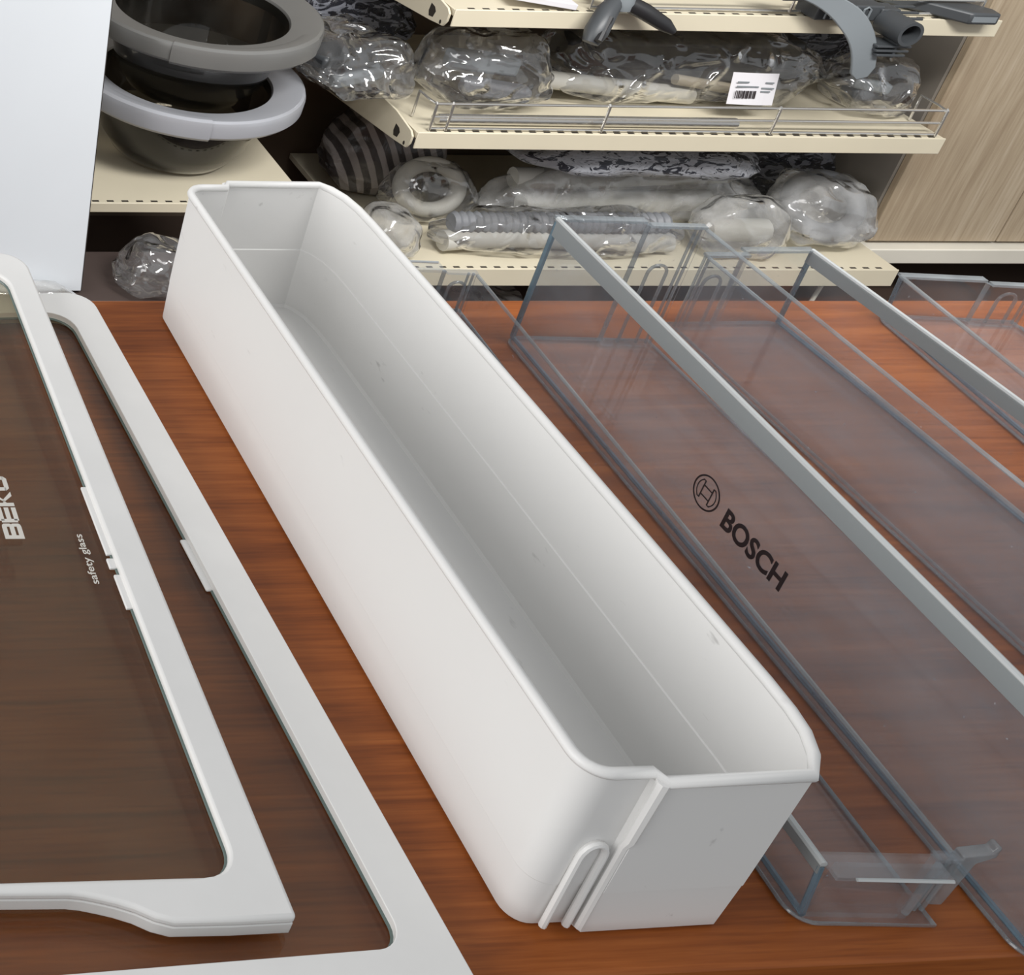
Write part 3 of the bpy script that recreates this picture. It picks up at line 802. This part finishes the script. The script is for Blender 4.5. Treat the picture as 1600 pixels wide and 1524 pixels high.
zl = -0.7415
bag('bag striped in black and grey at the left end of the lowest shelf', (1.545, 2.375, zl), (0.24, 0.13, 0.195), 41, 'striped', ry=0, amp=0.3, taper=0.3)
bag('small pale bag end beside the far corner of the white bin', (1.462, 2.150, zl), (0.10, 0.09, 0.095), 44, 'film_milky', amp=0.5, taper=0.3)
bag('clear bag with ribbed grey hose along the front of the lowest shelf', (1.790, 2.152, zl + 0.001), (0.50, 0.090, 0.095), 47, 'film', amp=0.3, taper=0.2, contents=many(c_hose('hosegrey', 0.021, True, 0.62, 1, 0, 0.85), c_hose('hose', 0.020, False, 0.26, 1, -0.4, 0.9)))
bag('clear bag with a curled white hose end near the white bin', (1.590, 2.262, zl), (0.18, 0.085, 0.140), 49, 'film', amp=0.3, taper=0.3, contents=c_ringhose('hose', 0.058, 0.015))
bag('long milky bag of white hose lying across the pile', (1.965, 2.250, zl + 0.002), (0.54, 0.085, 0.145), 53, 'film_milky', ry=-2, amp=0.3, taper=0.3, contents=many(c_hose('hose', 0.021, False, 0.70, 1, 0.2, 0.8), c_hose('hose', 0.021, False, 0.32, 1, -0.2, 0.7)))
bag('grey printed film bag on top of the hose pile', (1.945, 2.215, zl + 0.142), (0.50, 0.130, 0.080), 57, 'printed', ry=2.0, amp=0.3, taper=0.3)
bag('dark printed bag at the right end of the hose pile', (2.335, 2.340, zl + 0.01), (0.22, 0.12, 0.215), 61, 'printed_dark', ry=6, amp=0.35, taper=0.3)
bag('milky bag with a rolled grey gasket on the right of the lowest shelf', (2.345, 2.195, zl), (0.20, 0.13, 0.155), 67, 'film_milky', ry=0, amp=0.4, taper=0.3, contents=c_ringhose('hosegrey', 0.070, 0.016, 50))
bag('milky bag bulging out in front of the gasket bag', (2.145, 2.150, zl), (0.17, 0.09, 0.135), 71, 'film_milky', ry=0, amp=0.42, taper=0.3, contents=c_hose('hose', 0.022, False, 0.35, 1, 0.0, 0.7))
bag('scrap of clear film on the floor under the lowest shelf', (1.690, 2.160, -0.8995), (0.20, 0.15, 0.085), 73, 'film', amp=0.6, taper=0.3)
bag('bagged grey fittings on the floor below the right shelf end', (2.230, 2.010, -0.8995), (0.24, 0.11, 0.13), 77, 'film', amp=0.55, taper=0.2, contents=c_blocks(['grey', 'rubber', 'hose'], 3, 11))
bag('crumpled grey bag on the low dark platform beside the board', (0.945, 1.965, -0.6935), (0.13, 0.10, 0.090), 83, 'film', amp=0.7, taper=0.3)
bag('flattened clear wrap at the foot of the white board', (0.700, 1.905, -0.6935), (0.20, 0.05, 0.045), 89, 'film_milky', amp=0.6, taper=0.3)

# ------------------------------------------------------------------ loose parts on the top shelf
zt = -0.2375
k = thing('spray_arm', 'dark grey three-bladed plastic part hanging over the top shelf edge', 'spare part', (1.690, 2.085, zt))
MB().tube([(-0.01, 0.0, 0.030), (-0.03, -0.014, 0.015), (-0.052, -0.034, -0.012), (-0.060, -0.040, -0.030)], 0.014, 12, radii=[0.012, 0.017, 0.019, 0.013]).build('blade', 'darkgrey', k)
MB().tube([(0.0, 0.0, 0.030), (0.035, -0.014, 0.016), (0.070, -0.026, -0.002), (0.086, -0.030, -0.012)], 0.012, 12, radii=[0.014, 0.014, 0.012, 0.006]).build('blade', 'black', k)
MB().tube([(0.0, 0.01, 0.030), (-0.01, 0.07, 0.028), (-0.01, 0.13, 0.020)], 0.012, 12, radii=[0.014, 0.014, 0.008]).build('blade', 'darkgrey', k)
MB().lathe([(0.006, 0.045), (0.016, 0.045), (0.020, 0.030), (0.018, 0.016), (0.006, 0.016)], seg=24).build('hub', 'grey', k)
MB().tube([(-0.036, -0.032, 0.012), (-0.060, -0.056, -0.020)], 0.006, 8).build('groove', 'black', k)
pp = tag(MB().box(-0.11, 0.0, -0.09, 0.0, 0.0, 0.010).build('paper_box', 'paper', bevel=0.001), 'white paper packet at the front of the top shelf', 'packet')
pp.location = (1.634, 2.190, zt + 0.003); pp.rotation_euler = (0, math.radians(7), math.radians(-4))
a_ = thing('curved_handle', 'grey curved plastic handle dangling from the top shelf', 'handle', (2.043, 2.085, zt - 0.006))
pts = []
for i in range(15):
    u = i / 14
    pts.append((-0.060 + 0.150 * u + 0.03 * math.sin(u * math.pi * 0.9), -0.010 - 0.028 * math.sin(u * math.pi * 0.6), 0.062 - 0.010 * u - 0.135 * u ** 1.7))
m = MB()
rows = []
for i, p in enumerate(pts):
    u = i / 14; w = 0.011 + 0.011 * min(1, u * 2.2) if i < 14 else 0.010
    d = Vector(pts[min(14, i + 1)]) - Vector(pts[max(0, i - 1)]); d.normalize()
    sd = Vector((d.z, 0, -d.x)).normalized() * -1
    rows.append([Vector(p) + sd * w + Vector((0, -0.003, 0)), Vector(p) - sd * w + Vector((0, -0.003, 0)), Vector(p) - sd * w * 0.8 + Vector((0, 0.006, 0)), Vector(p) + sd * w * 0.8 + Vector((0, 0.006, 0))])
vs = [q for r in rows for q in r]; fs = [(0, 1, 2, 3), tuple(56 + q for q in (3, 2, 1, 0))]
for i in range(14):
    for q in range(4): fs.append((4 * i + q, 4 * (i + 1) + q, 4 * (i + 1) + (q + 1) % 4, 4 * i + (q + 1) % 4))
m.add(vs, fs, True); m.build('grip', 'grey', a_, bevel=0.003)
MB().box(-0.085, -0.035, -0.016, 0.014, 0.046, 0.072).build('mount', 'darkgrey', a_, bevel=0.004)

r_ = thing('ribbed_bracket', 'dark grey ribbed plastic bracket with a round pipe stub', 'bracket', (2.142, 2.100, zt))
MB().box(-0.10, 0.02, -0.018, 0.03, 0.0015, 0.030).build('body', 'darkgrey', r_, bevel=0.003)
for q in range(4):
    xx = -0.085 + q * 0.022
    MB().tube([(xx, -0.0195, 0.006), (xx, -0.0195, 0.024), (xx + 0.006, -0.0195, 0.028), (xx + 0.012, -0.0195, 0.024), (xx + 0.012, -0.0195, 0.006)], 0.0018, 6).build('rib', 'grey', r_)
pl_ = MB()
n_ = 28; vs = []; fs = []
for i in range(n_):
    a = 2 * math.pi * i / n_
    for rr, yy in ((0.0215, -0.020), (0.0215, -0.075), (0.0160, -0.075), (0.0160, -0.020)):
        vs.append((0.028 + rr * math.cos(a), yy, 0.004 + rr * math.sin(a)))
for i in range(n_):
    j = (i + 1) % n_
    for q in range(4): fs.append((4 * i + q, 4 * j + q, 4 * j + (q + 1) % 4, 4 * i + (q + 1) % 4))
pl_.add(vs, fs, True); pl_.build('pipe_stub', 'darkgrey', r_)
MB().box(0.012, 0.046, -0.022, 0.010, -0.0003 + 0.0015, 0.026).build('pipe_mount', 'darkgrey', r_, bevel=0.002)
for q, (w, z) in enumerate(((0.036, -0.023), (0.034, -0.031), (0.030, -0.039))):
    MB().box(0.025 - w, 0.025 + w * 0.7, -0.066, -0.030, z - 0.002, z + 0.002).build('fin', 'darkgrey', r_, bevel=0.0008)
MB().box(0.0235, 0.0275, -0.064, -0.034, -0.044, -0.0175).build('fin_web', 'darkgrey', r_)
for q in range(3):
    MB().box(0.045, 0.085, -0.030 + q * 0.012, -0.024 + q * 0.012, 0.010 + q * 0.006, 0.014 + q * 0.006).build('fin', 'darkgrey', r_, bevel=0.0008)

w_ = thing('grey_lever', 'grey wedge-shaped plastic lever at the right end of the top shelf', 'lever', (2.308, 2.125, zt))
MB().prism([(-0.13, 0.10), (0.01, -0.052), (0.062, -0.052), (0.066, -0.030), (-0.06, 0.12)], 0.0025, 0.024).build('lever_body', 'darkgrey', w_, bevel=0.004)
MB().box(0.012, 0.056, -0.0526, -0.0518, 0.008, 0.018).build('lever_face', 'grey', w_)
for x, y, w, s_, mat in ((1.93, 2.25, 0.26, 101, 'printed_dark'), (1.60, 2.36, 0.2, 103, 'film')):
    bag('dark bagged part lying at the back of the top shelf' if mat != 'film' else 'clear bag at the back of the top shelf behind the packet', (x, y, zt), (w, 0.14, 0.05), s_, mat, amp=0.4, taper=0.3)
